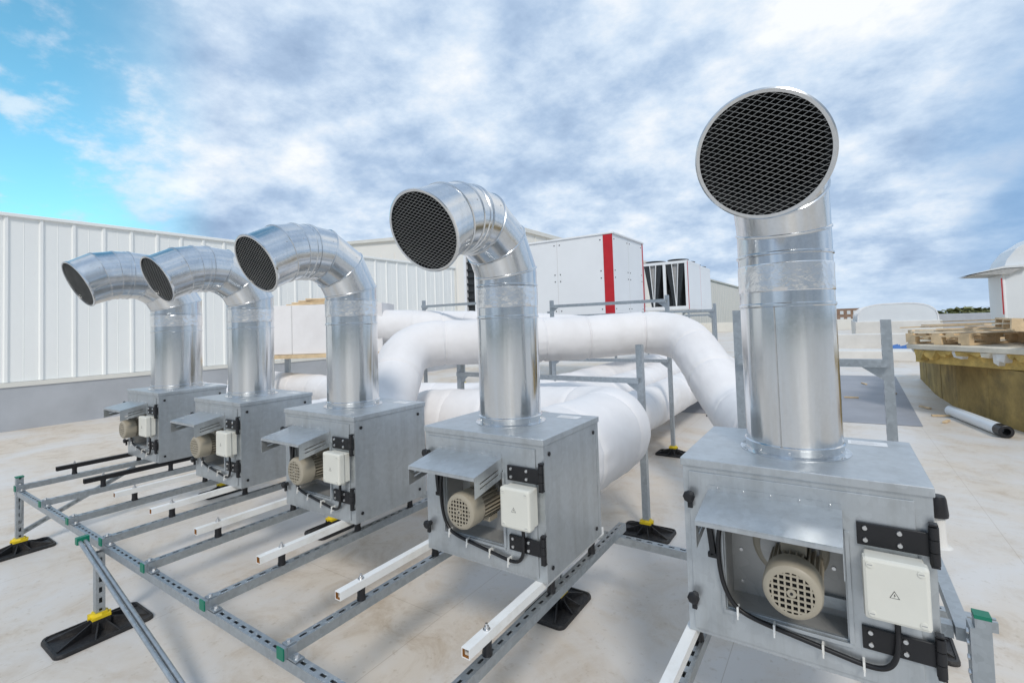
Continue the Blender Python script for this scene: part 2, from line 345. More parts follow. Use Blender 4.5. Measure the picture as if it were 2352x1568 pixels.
def build_duct(root,r=.1545,R=.30,up=0.,ext=0.,dx=0.,flare=.018,droop=27,seam=False):
    cx,cy=W/2+dx,D/2;seg=72
    b=Bd();z1=.688+up*.5
    b.lathe((cx,cy,.6),(0,0,1),[(0,r+.022),(.004,r+.022),(.005,r+.002),(.03,r+.002),(.032,r+.006),(.037,r+.006),(.04,r),(.50,r),(.52,r),(.524,r+.004),(.532,r+.004),(.535,r),(z1-.03,r),(z1-.013,r),(z1-.010,r+.005),(z1-.004,r+.005),(z1,r)],'duct',seg,caps=False)
    for k in range(10):
        a=2*math.pi*k/10+.3;dd=Vector((math.cos(a),math.sin(a),0));b.lathe(Vector((cx,cy,.618))+dd*(r+.001),dd,[(0,.005),(.003,.004)],'bolt',8)
    if seam: b.box((cx-.028,cy-r-.0022,.64),(cx-.025,cy-r+.004,1.12),'inner')
    dv=b.make('exhaust_duct',root)
    b=Bd();rg=[]
    for i,z in enumerate([1.175,1.178,1.19,1.205,1.22,1.235,1.25,1.262,1.272,1.275]):
        rr=[]
        for k in range(96):
            a=2*math.pi*k/96;q=r+(.0005 if i in (0,9) else .0025+.0014*noise.noise(Vector((math.cos(a)*7+r*50,math.sin(a)*7,z*25))))
            rr.append((cx+q*math.cos(a),cy+q*math.sin(a),z))
        rg.append(rr)
    b.rings(rg,'foil');b.make('foil_tape_band',dv)
    dr_=math.radians(droop);e=Vector((0,-math.cos(dr_),-math.sin(dr_)))
    z0=1.27+up*.5;k_=R/math.cos(math.radians(15));c15=math.radians
    P=[Vector((cx,cy,.6+z1)),Vector((cx,cy,z0+up*.5+R*math.tan(c15(15)))),
       Vector((cx,cy-R+k_*math.cos(c15(45)),z0+up*.5+k_*math.sin(c15(45)))),
       Vector((cx,cy-R+k_*math.cos(c15(75)),z0+up*.5+k_*math.sin(c15(75)))),
       Vector((cx,cy-R-ext*.4,z0+up*.5+R+.006)),
       Vector((cx,cy-R-.065-ext*.7,z0+up*.5+R+.001)),Vector((cx,cy-R-.14-ext,z0+up*.5+R-.021))]
    P.append(P[-1]+e*.155)
    rad=[r,r,r,r+.001,r+.003,r+.003,r+.004,r+flare]
    dirs=[(P[i+1]-P[i]).normalized() for i in range(len(P)-1)]
    b=Bd();rg=[]
    def emit(i,off,dq,dd,nn): rg.append(ring(P[i]+dd*off,nn,rad[i]+dq,seg,dirn=dd))
    rg.append(ring(P[0],dirs[0],rad[0],seg,dirn=dirs[0]))
    for i in range(1,len(P)-1):
        nn=(dirs[i-1]+dirs[i]).normalized();da,db=dirs[i-1],dirs[i]
        h=.0045 if i!=4 else .006
        emit(i,-.006,0,da,nn);emit(i,-.0035,h,da,nn);emit(i,.0035,h,db,nn);emit(i,.006,0,db,nn)
        if i==4: emit(i,.022,.0,db,nn);emit(i,.024,.004,db,nn);emit(i,.030,.004,db,nn);emit(i,.033,0,db,nn)
    j=len(P)-1
    emit(j,-.014,-.001,e,e);emit(j,-.010,.006,e,e);emit(j,.0,.007,e,e);emit(j,.003,.003,e,e);emit(j,.002,-.006,e,e);emit(j,-.01,-.007,e,e)
    b.rings(rg,'elbow')
    for i in (2,3,5,6):
        for a in (.4,1.9,3.6,5.1):
            d=dirs[i];rv=ring(P[i]+d*.02,d,rad[i],64,dirn=d)[int(a/6.283*64)];b.lathe(rv,(Vector(rv)-(P[i]+d*.02)),[(0,.004),(.0025,.003)],'bolt',8)
    el=b.make('elbow',dv)
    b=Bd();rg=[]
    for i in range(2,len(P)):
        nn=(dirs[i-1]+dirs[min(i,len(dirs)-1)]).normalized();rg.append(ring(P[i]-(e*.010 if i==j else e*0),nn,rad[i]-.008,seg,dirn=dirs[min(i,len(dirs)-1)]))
    b.rings(rg,'dark',cap=(True,False));b.make('duct_interior',el,recalc=False)  # inside is unlit galvanised; its shade is painted as a near-black lining
    b=Bd();c=P[-1]-e*.006;e1=Vector((1,0,0));e2=e.cross(e1);Ro=rad[-1]-.006
    sl=math.atan(.5)
    for sg in (1,-1):
        d=e1*math.cos(sl)+e2*math.sin(sl)*sg;nrm=e.cross(d);k=-20
        while k<=20:
            o=k*.0132+.003;h=Ro*Ro-o*o
            if h>1e-5:
                h=math.sqrt(h);b.obox(c+nrm*o+e*.0006*sg,d*h,nrm*.00055,e*.0008,'wire')
            k+=1
    b.make('outlet_mesh',el,recalc=False)
XB=[-3.823,-2.465,-1.231,0.,1.253]
fan=build_fan((XB[4],0,0),'galvanised exhaust fan box with round elbow duct and beige motor')
rest=[copytree(fan,(x,0,0)) for x in XB[:4]]
build_duct(fan,.1545,.30,.055,-.05,-.012,flare=.019,droop=24,seam=True)
build_duct(rest[3],.1555,.30,.008,.02,-.012,flare=.018)
build_duct(rest[2],.161,.30,-.01,.05,-.02,flare=.004)
build_duct(rest[1],.164,.31,-.01,.055,-.03,flare=.004)
build_duct(rest[0],.203,.35,.01,.095,-.0,flare=-.006)
rest[0]['label']='galvanised exhaust fan box with an extra wide elbow duct'
# ---------------------------------------------------------------- struts and feet
def strut(b,p,q,w=.041,h=.041,slots=True,m='strut',pitch=.06,up=(0,0,1)):
    p=Vector(p);q=Vector(q);d=q-p;l=d.length;d.normalize();up=Vector(up);sd=d.cross(up)
    if sd.length<1e-4: sd=d.cross(Vector((0,-1,0)))
    sd.normalize();u=sd.cross(d);c=(p+q)/2;t=.0028
    if not slots: b.obox(c,d*l/2,sd*w/2,u*h/2,m);return
    b.obox(c-u*(h/2-t/2),d*l/2,sd*w/2,u*t/2,m)
    for s in (1,-1):
        b.obox(c+sd*s*(w/2-t/2)+u*t*.5,d*l/2,sd*t/2,u*(h/2-t*.5),m)
        b.obox(c+sd*s*(w/2-t-.006)+u*(h/2-t/2),d*l/2,sd*.006,u*t/2,m)
    n=int(l/pitch)
    for k in range(n+1):
        x=min(max(k*pitch,.015),l-.015)
        b.obox(p+d*x+u*(h/2-t/2),d*.015,sd*(w/2-t-.012),u*t/2,m)
def foot(parent,x,y,rot=0,nm='rubber_foot',sc_=1.):
    b=Bd();L_,W_=.205*sc_,.135*sc_;pts=[];rc=.04
    for cx_,cy_,a0 in ((L_-rc,W_-rc,0),(-L_+rc,W_-rc,90),(-L_+rc,-W_+rc,180),(L_-rc,-W_+rc,270)):
        for k in range(6):
            a=math.radians(a0+k*18);pts.append((cx_+rc*math.cos(a),cy_+rc*math.sin(a)))
    def rr(s,z): return [(px*s,py*s,z) for px,py in pts]
    b.rings([rr(1.,0),rr(1.,.012),rr(.98,.022),rr(.93,.022),rr(.92,.014),rr(.3,.014)],'rubber',sm=False,cap=(True,True))
    for k in range(8):
        a=math.radians(22.5+45*k);d=Vector((math.cos(a),math.sin(a),0));ln=min(L_*.9/max(abs(d.x),.01),W_*.9/max(abs(d.y),.01));t=Vector((-d.y,d.x,0))*.004
        q0=d*.03;q1=d*ln
        b.add([q0+t+Vector((0,0,.014)),q1+t+Vector((0,0,.014)),q1+t+Vector((0,0,.02)),q0+t+Vector((0,0,.075)),q0-t+Vector((0,0,.014)),q1-t+Vector((0,0,.014)),q1-t+Vector((0,0,.02)),q0-t+Vector((0,0,.075))],
              [(0,1,2,3),(7,6,5,4),(0,4,5,1),(1,5,6,2),(2,6,7,3),(3,7,4,0)],'rubber')
    b.box((-.042,-.042,.012),(.042,.042,.082),'rubber')
    f=b.make(nm,parent,bevel=.0);f.location=(x,y,ZG);f.rotation_euler=(0,0,rot)
    b=Bd();b.box((-.044,-.044,.082),(.044,.044,.098),'yellow');b.lathe((0,0,.098),(0,0,1),[(0,.046),(.014,.04)],'yellow',8)
    b.lathe((.044,0,.09),(1,0,0),[(0,.01),(.01,.01)],'yellow',8);b.lathe((-.044,0,.09),(-1,0,0),[(0,.01),(.01,.01)],'yellow',8)
    b.make('collar',f)
    return f
fr=empty('fan_support_frame',(0,0,0),'galvanised slotted steel frame on rubber feet carrying the fan units','support frame')
ZT=-.089
YB=-.709
b=Bd();strut(b,(-3.95,YB,-.1515),(.75,YB,-.1515));b.make('beam',fr)
b=Bd();strut(b,(-3.95,.87,-.1515),(2.2,.87,-.1515));b.make('beam',fr)
XR=[-3.870,-3.176,-2.547,-1.933,-1.323,-.667,-.052,.636,1.256,1.93]
for i,x in enumerate(XR):
    y0=YB-.03
    b=Bd();strut(b,(x,y0,ZT-.0205),(x,.95,ZT-.0205));b.make('cross_rail',fr)
    b=Bd();b.box((x-.0215,y0-.006,ZT-.042),(x+.0215,y0-.0002,ZT+.001),'green');b.box((x-.0225,y0-.0001,ZT-.035),(x-.0206,y0+.035,ZT-.006),'green');b.make('end_cap',fr)
    b=Bd();b.box((x+.0212,YB-.018,-.129),(x+.075,YB+.018,-.124),'strut');b.box((x+.0212,YB-.018,-.124),(x+.026,YB+.018,ZT),'strut')
    b.box((x-.018,YB-.016,ZT+.0005),(x+.018,YB+.02,ZT+.005),'strut')
    b.lathe((x+.052,YB,-.124),(0,0,1),[(0,.013),(.003,.013)],'bolt',16);b.lathe((x+.052,YB,-.121),(0,0,1),[(0,.009),(.009,.009)],'bolt',6)
    b.lathe((x,YB,ZT+.005),(0,0,1),[(0,.009),(.009,.009)],'bolt',6)
    b.make('bracket',fr)
    mt='black' if i<2 else 'white'
    b=Bd();yw=-.49;y2=.64;w=.0175
    for a,c in (((x-w,yw,-.035),(x+w,y2,-.032)),((x-w,yw,-.0035),(x+w,y2,-.0005)),((x-w,yw,-.032),(x-w+.003,y2,-.0035)),((x+w-.003,yw,-.032),(x+w,y2,-.0035))): b.box(a,c,mt)
    if i>=2:
        b.box((x-w+.003,yw+.001,-.032),(x-w+.0045,yw+.012,-.0035),'rust')
        b.box((x+w-.0045,yw+.001,-.032),(x+w-.003,yw+.012,-.0035),'rust');b.box((x-w+.0045,yw+.001,-.032),(x+w-.0045,yw+.012,-.0305),'rust')
    rl=b.make('mounting_rail',fr)
    for y in (-.37,.1,.52):
        b=Bd();b.lathe((x,y,ZT),(0,0,1),[(0,.019),(.012,.019),(.018,.017),(.040,.017),(.054,.019)],'black',18);b.make('rubber_mount',rl)
    b=Bd();b.lathe((x,-.37,-.0005),(0,0,1),[(0,.014),(.003,.014),(.0031,.009),(.012,.009),(.0121,.005),(.022,.005)],'bolt',12);b.make('bolt',rl)
for (x,y,top,s_) in ((-3.9,YB,-.03,1),(-1.96,YB-.03,-.172,1.12),(.28,YB,-.172,1),(-3.9,.87,-.172,1),(-1.98,.87,-.172,1),(.25,.84,-.172,1),(1.9,.87,-.172,1)):
    b=Bd();strut(b,(x,y,ZG+.09),(x,y,top),.045,.045,slots=True,up=(1,0,0));b.make('post',fr)
    foot(fr,x,y,math.radians(90),sc_=s_)
b=Bd();b.box((-3.925,YB-.025,-.03),(-3.875,YB+.025,-.022),'green');b.make('end_cap',fr)
b=Bd()
for dy in (-.060,-.084):
    b.cyl((-2.09,YB+dy,-.125),(-.43,YB+dy,-.585),.0105,'strut',12)
b.cyl((-2.07,YB-.070,-.155),(-.42,YB-.070,-.61),.009,'coil',12)
b.make('brace',fr)
b=Bd();b.box((-2.12,YB-.10,-.14),(-2.085,YB-.04,-.10),'green');b.make('end_cap',fr)
b=Bd();strut(b,(-3.955,YB+.02,-.5),(-3.955,.1,-.16),.036,.02,up=(1,0,0));b.make('brace',fr)
b=Bd();b.bar((-3.84,YB,-.2),(-3.92,YB+.0,-.5),.03,.006,'strut',up=(0,1,0));b.make('brace',fr)
pf=empty('strut_post',(2.022,.03,ZG),'galvanised strut post with green end cap beside a fan box','support post')
b=Bd();strut(b,(0,0,0.05),(0,0,.885),.034,.034,slots=False,up=(0,-1,0));b.make('post',pf)
b=Bd();b.box((-.018,-.018,.885),(.018,.018,.895),'green');b.make('end_cap',pf)
b=Bd();b.bar((-.03,.05,.80),(-.03,.85,.80),.036,.036,'strut');b.bar((-.45,.09,.79),(-.05,.09,.79),.036,.036,'strut');b.make('crossbar',pf)
b=Bd();b.box((-.028,-.022,.70),(-.0175,.03,.86),'strut')
for z in (.73,.77,.81,.84): b.lathe((-.0285,0,z),(-1,0,0),[(0,.008),(.005,.007)],'bolt',8)
b.make('bracket',pf)
foot(pf,0,0,0).location=(0,0,0)
# ---------------------------------------------------------------- pipe support frames
def hframe(Y,xs,tops,bars,label,w=.05):
    r=empty('pipe_support_frame',(xs[0],Y,ZG),label,'support frame','steel frames carrying insulated ducts')
    for x,t in zip(xs,tops):
        b=Bd();strut(b,(x-xs[0],0,.09),(x-xs[0],0,t-ZG),w,w*.9,up=(-1,0,0),slots=True);b.make('post',r)
        f=foot(r,0,0,0);f.location=(x-xs[0],0,0)
    for x0,x1,z in bars:
        b=Bd();b.bar((x0-xs[0],-.045,z-ZG),(x1-xs[0],-.045,z-ZG),.041,.041,'strut')
        b.make('crossbar',r)
        for x in (x0,x1):
            s=1 if x==x0 else -1
            b=Bd();b.poly([(x-xs[0],-.02,z-ZG-.0215),(x-xs[0]+s*.12,-.02,z-ZG-.0215),(x-xs[0],-.02,z-ZG-.11)],(0,-.004,0),'strut');b.make('bracket',r)
    return r
hframe(2.1,[-1.53,.38],[.90,.89],[(-1.53,.38,.60)],'galvanised strut frame on rubber feet under insulated ducts',.055)
hframe(4.5,[-4.35,-1.76,-.07],[1.56,1.42,1.40],[(-4.35,-3.0,1.45),(-1.76,-.07,1.33),(-1.76,-.07,.56)],'tall galvanised strut frame carrying white insulated ducts')
hframe(7.3,[-3.4,-.05],[1.34,1.34],[(-3.4,-.05,1.22)],'galvanised strut frame standing beside white ducts')
hframe(1.5,[1.22,1.95],[1.13,1.05],[(1.22,1.95,.82)],'galvanised strut frame behind a fan box')
hframe(9.0,[-7.2,-5.0,-2.6,-.4],[1.22,1.22,1.22,1.3],[(-7.2,-.4,1.15),(-7.2,-.4,.5)],'galvanised strut platform frame under the white air handling unit')
hframe(11.5,[-7.2,-2.9],[1.22,1.22],[(-7.2,-2.9,1.15)],'galvanised strut platform frame under the white air handling unit')
# ---------------------------------------------------------------- insulated ducts
def fillet(pts,R,n=9):
    pts=[Vector(p) for p in pts];out=[pts[0]]
    for i in range(1,len(pts)-1):
        a,b_,c=pts[i-1],pts[i],pts[i+1];u=(a-b_).normalized();v=(c-b_).normalized()
        ang=u.angle(v)
        d=min(R/max(math.tan(ang/2),.05),(a-b_).length*.48,(c-b_).length*.48)
        p0=b_+u*d;p1=b_+v*d
        for k in range(n+1):
            t=k/n;out.append(p0*(1-t)**2+b_*2*t*(1-t)+p1*t*t)
    out.append(pts[-1]);return out
def resample(pts,st):
    out=[pts[0]];acc=0
    for i in range(len(pts)-1):
        a,b_=pts[i],pts[i+1];l=(b_-a).length;pos=st-acc
        while pos<l: out.append(a+(b_-a)*pos/l);pos+=st
        acc=(l-(pos-st))
        if acc<0: acc=0
    out.append(pts[-1]);return out
def wpipe(pts,r,label,R=.4,seg=64,amp=.008,seams=.6):
    P=resample(fillet(pts,R),.025);b=Bd();rg=[];e1=None;s=0;nxt=seams*random.random();sd=random.random()*50;sag=0
    for i,p in enumerate(P):
        d=(P[min(i+1,len(P)-1)]-P[max(i-1,0)]).normalized()
        if e1 is None:
            q=Vector((0,0,1)) if abs(d.z)<.9 else Vector((1,0,0));e1=(q-d*q.dot(d)).normalized()
        else: e1=(e1-d*e1.dot(d)).normalized()
        e2=d.cross(e1)
        if i: s+=(p-P[i-1]).length
        dip=0
        if s>nxt: dip=.011;nxt+=seams*(.7+.6*random.random());sag=random.random()*.010
        near=math.exp(-min(abs(s-nxt),abs(s-nxt+seams))*9)
        rr=[]
        for k in range(seg):
            a=2*math.pi*k/seg;v=e1*math.cos(a)+e2*math.sin(a)
            q=p+v*r;nn=noise.noise(q*2.3+Vector((sd,0,0)))*amp*1.2+(.5-abs(noise.noise(q*5.5+Vector((0,sd,0)))))*amp*.9+noise.noise(q*16)*amp*.25
            nn+=noise.noise(Vector((math.cos(a)*7+sd,math.sin(a)*7,s*1.5)))*amp*.9*near
            rr.append(p+v*(r+nn-dip+sag))
        rg.append(rr)
    b.rings(rg,'wrap',cap=(True,True))
    return b.make('insulated_duct',label=label,cat='duct',group='white wrapped ventilation ducts')
wpipe([(.34,.565,.31),(.31,1.78,.29),(-.5,1.86,.24),(-1.75,1.85,.15),(-2.3,2.3,-.1)],.29,'thick white wrapped duct bending behind a fan box',R=.34)
wpipe([(-.95,.565,.25),(-1.45,1.0,.35),(-1.80,1.62,.93),(-.52,2.98,.92),(.02,3.42,.96),(.42,3.42,.90),(1.00,2.70,.28),(1.50,1.6,.25),(1.59,.565,.25)],.222,'long white wrapped duct raised on steel frames with two bends',R=.42)
wpipe([(-2.12,.565,.25),(-2.2,1.5,.2),(-3.3,2.4,.15),(-5.6,3.2,.1),(-8.5,3.4,.1)],.24,'white wrapped duct running low across the roof',R=.5)
wpipe([(-3.48,.565,.25),(-3.6,1.2,.2),(-5.2,1.9,.1),(-8.6,2.3,.05)],.2,'white wrapped duct running low behind a fan box',R=.5)
wpipe([(-.48,2.75,-.02),(-.42,4.5,-.08),(-.48,10.5,-.08)],.265,'long white wrapped duct lying near the roof',R=.6)
wpipe([(-2.3,3.0,.1),(-1.2,3.3,.1),(-1.08,4.4,.0),(-1.12,10.5,-.02)],.265,'long white wrapped duct lying near the roof',R=.5)
wpipe([(-4.2,3.4,-.05),(-2.0,3.9,-.02),(-1.78,5.2,.02),(-1.8,10.5,.02)],.28,'long white wrapped duct lying near the roof',R=.5)
wpipe([(-4.9,3.95,1.12),(-3.9,4.9,1.05),(-2.4,5.2,.95),(-1.6,6.3,.85),(-1.6,8.5,.85)],.30,'white wrapped duct leaving a rectangular plenum',R=.5)
wpipe([(-3.2,5.6,.8),(-2.6,8.8,.8),(-2.5,11,.8)],.22,'white wrapped duct below the air handling unit',R=.4)
pl=empty('insulated_plenum',(-5.75,3.55,ZG),'rectangular white wrapped plenum duct on timber supports','duct plenum')
pl.rotation_euler=(0,0,math.radians(33))
b=Bd();b.box((-1.05,-.35,1.33),(1.05,.45,2.16),'wrap')
for x in (-.5,.1,.6): b.box((x,-.356,1.335),(x+.015,-.3501,2.155),'tape')
b.make('plenum_body',pl,bevel=.02)
b=Bd();b.box((-1.05,-.4,1.26),(1.05,.4,1.325),'wood');b.make('timber_board',pl)
for x in (-.9,.9):
    for y in (-.33,.33):
        b=Bd();b.box((x-.04,y-.04,.001),(x+.04,y+.04,1.26),'strut');b.make('leg',pl)
b=Bd()
for k in range(4):
    a=.2*k-.3;b.obox((-.35+.12*k,-.1+.05*k,2.185+.03*k),(.4*math.cos(a),.4*math.sin(a),0),(-.04*math.sin(a),.04*math.cos(a),0),(0,0,.012),'wood')
b2=b.make('timber_offcuts',label='loose raw timber offcuts lying on a white plenum',cat='timber');b2.location=(-5.75,3.55,ZG);b2.rotation_euler=(0,0,math.radians(33))
# ---------------------------------------------------------------- clad wall
wl=empty('ribbed_wall',(-11.5,0,ZG),'long white vertically ribbed metal clad wall on a grey upstand','wall')
b=Bd();y0,y1=-8.,13.75;zb,zt=.92,4.12
prof=[];y=y0
while y<y1-.001:
    for dy,dx in ((0,0),(.02,.032),(.06,.032),(.08,0),(.28,0),(.287,.006),(.294,0)):
        if y+dy<=y1: prof.append((dx,y+dy))
    y+=.5
prof.append((0,y1))
vs=[];fs=[]
for dx,yy in prof: vs+= [(dx,yy,zb),(dx,yy,zt)]
for i in range(len(prof)-1): fs.append((2*i,2*i+2,2*i+3,2*i+1))
b.add(vs,fs,'panel');b.box((-.3,y0,zb),(-.01,y1,zt),'panel');b.make('cladding',wl,recalc=False)
b=Bd();b.box((-.32,y0,zt),(.06,y1+.02,zt+.07),'panel');b.make('coping',wl,bevel=.01)
b=Bd();b.box((-.2,y0,zb-.09),(.09,y1,zb-.005),'flash');b.box((.0,y0,0.0),(.07,y1,zb-.09),'upst');b.box((-.3,y1+.001,zb),(.05,y1+.05,zt),'flash');b.make('upstand',wl)
hl=empty('industrial_hall',(-14.4,23.3,-12),'large cream clad hall with a shallow pitched roof','building')
b=Bd();b.poly([(0,0,0),(0,0,19.0),(-16.3,0,20.0),(-33,0,19.0),(-33,0,0)],(0,90,0),'hall')
for k in range(60): b.box((.001,k*1.5+.5,8),(.04,k*1.5+.56,18.9),'hall')
for k in range(22): b.box((-k*1.5-.56,-.04,8),(-k*1.5-.5,-.001,18.7),'hall')
b.make('wall',hl)
b=Bd();b.poly([(.15,-.2,18.85),(.15,-.2,19.1),(-16.3,-.2,20.15),(-33.2,-.2,19.1),(-33.2,-.2,18.9),(-16.3,-.2,19.92)],(0,90.3,0),'flash');b.make('roof',hl)
# ---------------------------------------------------------------- air handling unit
ah=empty('air_handling_unit',(-2.8,9.54,1.27),'large white panelled air handling unit with red corner stripe','air handling unit')
b=Bd();b.box((-4.35,0,0),(0,2.25,1.98),'ahu');b.box((-4.75,.0,0),(-4.66,2.25,1.98),'ahu');b.box((-4.66,.0,1.9),(-4.351,2.25,1.98),'ahu');b.box((-4.66,.0,0),(-4.351,2.25,.1),'ahu')
for x in (-2.9,-1.55): b.box((x-.004,-.003,.02),(x+.004,-.0005,1.96),'tape')
b.box((.0005,1.1,.02),(.003,1.106,1.96),'tape')
for x in (-2.98,-2.82,-1.63,-1.47,-.32):
    for z in (.12,.9,1.08,1.86): b.lathe((x,-.001,z),(0,-1,0),[(0,.017),(.008,.015)],'coil',10)
for y in (.12,1.02,1.2,2.1):
    for z in (.12,.9,1.08,1.86): b.lathe((.001,y,z),(1,0,0),[(0,.017),(.008,.015)],'coil',10)
b.make('casing',ah)
b=Bd();b.box((-4.655,.08,.101),(-4.352,2.2,1.899),'coil')
for k in range(8): b.box((-4.652,.02,.2+k*.21),(-4.36,.078,.25+k*.21),'coil')
b.make('intake_opening',ah)
b=Bd();b.box((-.24,-.012,.0),(.012,-.001,1.98),'red');b.make('corner_stripe',ah,bevel=.004)
b=Bd();b.box((.001,2.2,0.0),(.013,2.262,1.98),'red');b.make('corner_stripe',ah,bevel=.004)
b=Bd();b.box((-4.78,-.03,1.981),(.04,2.28,2.03),'ahu');b.make('roof_cap',ah,bevel=.01)
b=Bd();b.box((-4.7,.02,-.08),(-.02,2.2,-.001),'strut');b.make('base_frame',ah)
def cooler(loc,label):
    r=empty('condenser_unit',loc,label,'condenser','rooftop condenser units');r.scale=(.83,1,1)
    b=Bd()
    for x in (0,.97,1.9): b.box((x,-.03,0),(x+.12,.05,1.7),'ahu')
    b.box((0,-.035,1.64),(2.02,1.9,1.74),'ahu');b.box((0,-.035,0),(2.02,1.9,.12),'ahu');b.box((1.9,.06,.121),(2.019,1.89,1.639),'ahu')
    for x in (.07,1.03):
        for xa,xb in ((x+.33,x+.46),(x+.60,x+.47)): b.bar((xa,-.01,1.64),(xb,-.01,.12),.03,.05,'ahu',up=(0,1,0))
    b.make('frame',r,bevel=.006)
    for x in (.07,1.03):
        b=Bd()
        b.poly([(x+.06,.01,1.64),(x+.30,.01,1.64),(x+.42,.01,.12),(x+.34,.01,.12)],(0,1.8,0),'coil')
        b.poly([(x+.62,.01,1.64),(x+.86,.01,1.64),(x+.58,.01,.12),(x+.50,.01,.12)],(0,1.8,0),'coil')
        b.poly([(x+.34,.06,1.64),(x+.58,.06,1.64),(x+.48,.06,.2),(x+.44,.06,.2)],(0,.01,0),'grey')
        b.make('coil',r)
    for x in (.5,1.5):
        for y in (.45,1.4):
            b=Bd();b.lathe((x,y,1.741),(0,0,1),[(0,.42),(.05,.42),(.07,.45),(.05,.40),(.01,.38)],'black',28,caps=True);b.make('fan_shroud',r)
    b=Bd();b.box((2.02,-.04,0),(2.035,.0,1.7),'red');b.make('edge_stripe',r)
    return r
c1=cooler((-4.25,15.9,1.42),'white condenser unit with dark V shaped coils and roof fans')
copytree(c1,(-4.35,18.2,1.42))
hframe(15.9,[-4.1,-2.6],[1.40,1.40],[(-4.1,-2.6,1.35)],'galvanised strut platform frame under condenser units')
hframe(20.2,[-3.9,-2.7],[1.40,1.40],[(-3.9,-2.7,1.35)],'galvanised strut platform frame under condenser units')
# ---------------------------------------------------------------- right side things
st=empty('insulation_stack',(3.4,9.,ZG),'stack of brown mineral wool slabs under pale boards','building material')
base=[(3.42,14.2),(3.34,11.3),(3.40,9.45),(3.60,8.4),(3.90,7.4),(4.7,6.1),(7.5,5.5),(7.5,14.2)]
b=Bd();pts=[]
for i in range(len(base)-3):
    a=Vector(base[i]);c=Vector(base[i+1]);n=max(1,int((c-a).length/.6))
    for k in range(n): pts.append(a+(c-a)*k/n)
pts.append(Vector(base[5]))
for i in range(len(pts)-1):
    a,c=pts[i],pts[i+1];d=(c-a).normalized();nn=Vector((d.y,-d.x));j=.008*random.random()
    q=[a+d*.003+nn*j,c-d*.003+nn*j,c-d*.003+Vector((1.4,.3)),a+d*.003+Vector((1.4,.3))]
    b.poly([(p.x-3.4,p.y-9.,.001) for p in q],(0,0,.83),'wool')
b.make('wool_slab',st)
sl=[(2.72,9.1),(2.86,8.75),(3.2,8.4),(3.86,7.55),(4.9,6.3),(7.6,5.4),(7.6,12.5),(3.3,12.8),(2.95,10.5)]
b=Bd();b.poly([(p[0]-3.4,p[1]-9.,1.07) for p in sl],(0,0,.08),'wood2');o=b.make('board_cover',st,bevel=.01)
b=Bd()
for i in range(len(sl)-1):
    if i in (5,6): continue
    a=Vector(sl[i]);c=Vector(sl[i+1])
    L_=(c-a).length;pos=0
    while pos<L_:
        wd=.08+.22*random.random();p=a+(c-a).normalized()*(pos+wd/2);d=(c-a).normalized()*wd*.55;h=.06+.15*random.random()**2;io=.02+random.random()*.05
        q=[(p.x-d.x-3.4+io,p.y-d.y-9.,1.065),(p.x+d.x-3.4+io,p.y+d.y-9.,1.065),(p.x+d.x*random.random()-3.4+io,p.y+d.y*.4-9.,1.065-h),(p.x-d.x*random.random()-3.4+io,p.y-d.y*.3-9.,1.065-h*(.6+.4*random.random()))]
        b.poly(q,(.10,.04,0),random.choice(['yfoam','yfoam','wood2','skin']));pos+=wd*.9
b.poly([(p[0]-3.4+.12,p[1]-9.+.05,.84) for p in sl],(0,0,.225),'yfoam')
b.make('foam_edge',st)
def pallet(c,ang,z,label,tilt=0):
    r=empty('wooden_pallet',(c[0],c[1],z),label,'pallet','wooden pallets on the insulation stack');r.rotation_euler=(tilt,0,ang);r.scale=(1.15,1.15,1.25)
    b=Bd()
    for x in (-.6,-.05,.5): b.box((x,-.4,.1),(x+.1,.4,.1215),'wood')
    for k in range(5): b.box((-.6,-.4+k*.175,.122),(.6,-.30+k*.175,.144),'wood')
    b.make('deck',r)
    b=Bd()
    for x in (-.6,-.05,.5):
        for y in (-.4,-.07,.27): b.box((x,y,.0215),(x+.1,y+.13,.0998),'wood')
    for y in (-.4,-.07,.27): b.box((-.6,y,0),(.6,y+.1,.0215),'wood')
    b.make('base',r);return r
zt_=ZG+1.155
pallet((3.5,9.3),.9,zt_,'raw timber pallet lying on pale boards')
pallet((3.75,10.9),.5,zt_,'raw timber pallet lying on pale boards')
pallet((4.85,9.4),.2,zt_,'raw timber pallet lying on pale boards')
pallet((4.55,7.9),1.1,zt_,'raw timber pallet lying on pale boards')
pallet((4.3,8.6),1.5,zt_+.20,'raw timber pallet tilted on top of other pallets',.07)
b=Bd()
for k in range(14):
    a=random.gauss(-.6,.5);x=3.4+random.random()*1.6;y=8.2+random.random()*2.2;b.obox((x,y,zt_+.20+.012*k),(.75*math.cos(a),.75*math.sin(a),.03*random.random()),(-.045*math.sin(a),.045*math.cos(a),0),(0,0,.010),'wood' if k%3 else 'wood2')
b.make('loose_boards',label='loose raw timber boards scattered over pallets',cat='timber')
b=Bd();p=Vector((3.20,8.75,ZG+.085));q=Vector((3.49,7.35,ZG+.085));b.cyl(p,q,.082,'poly',36);d=(q-p).normalized();b.lathe(q+d*.001,d,[(0,.083),(.16,.083),(.165,.075),(.165,.045),(.02,.04)],'black',36,caps=False)
b.make('membrane_roll',label='pale grey membrane roll with black end lying on the roof',cat='roll')
for x,y,a in ((3.05,8.6,.3),(3.05,8.1,1.2),(2.95,9.4,2.1),(2.6,11.,.8),(2.2,12.6,1.9),(1.9,10.2,.1)):
    b=Bd();b.obox((0,0,.015),(.12*math.cos(a),.12*math.sin(a),0),(-.02*math.sin(a),.02*math.cos(a),0),(0,0,.012),'wood')
    o=b.make('timber_offcut',label='small timber offcut lying on the roof',cat='timber',group='timber offcuts on the roof');o.location=(x,y,ZG+.005)
vp=empty('vent_pipe',(2.28,2.92,ZG),'short white roof vent pipe with black cap','vent pipe')
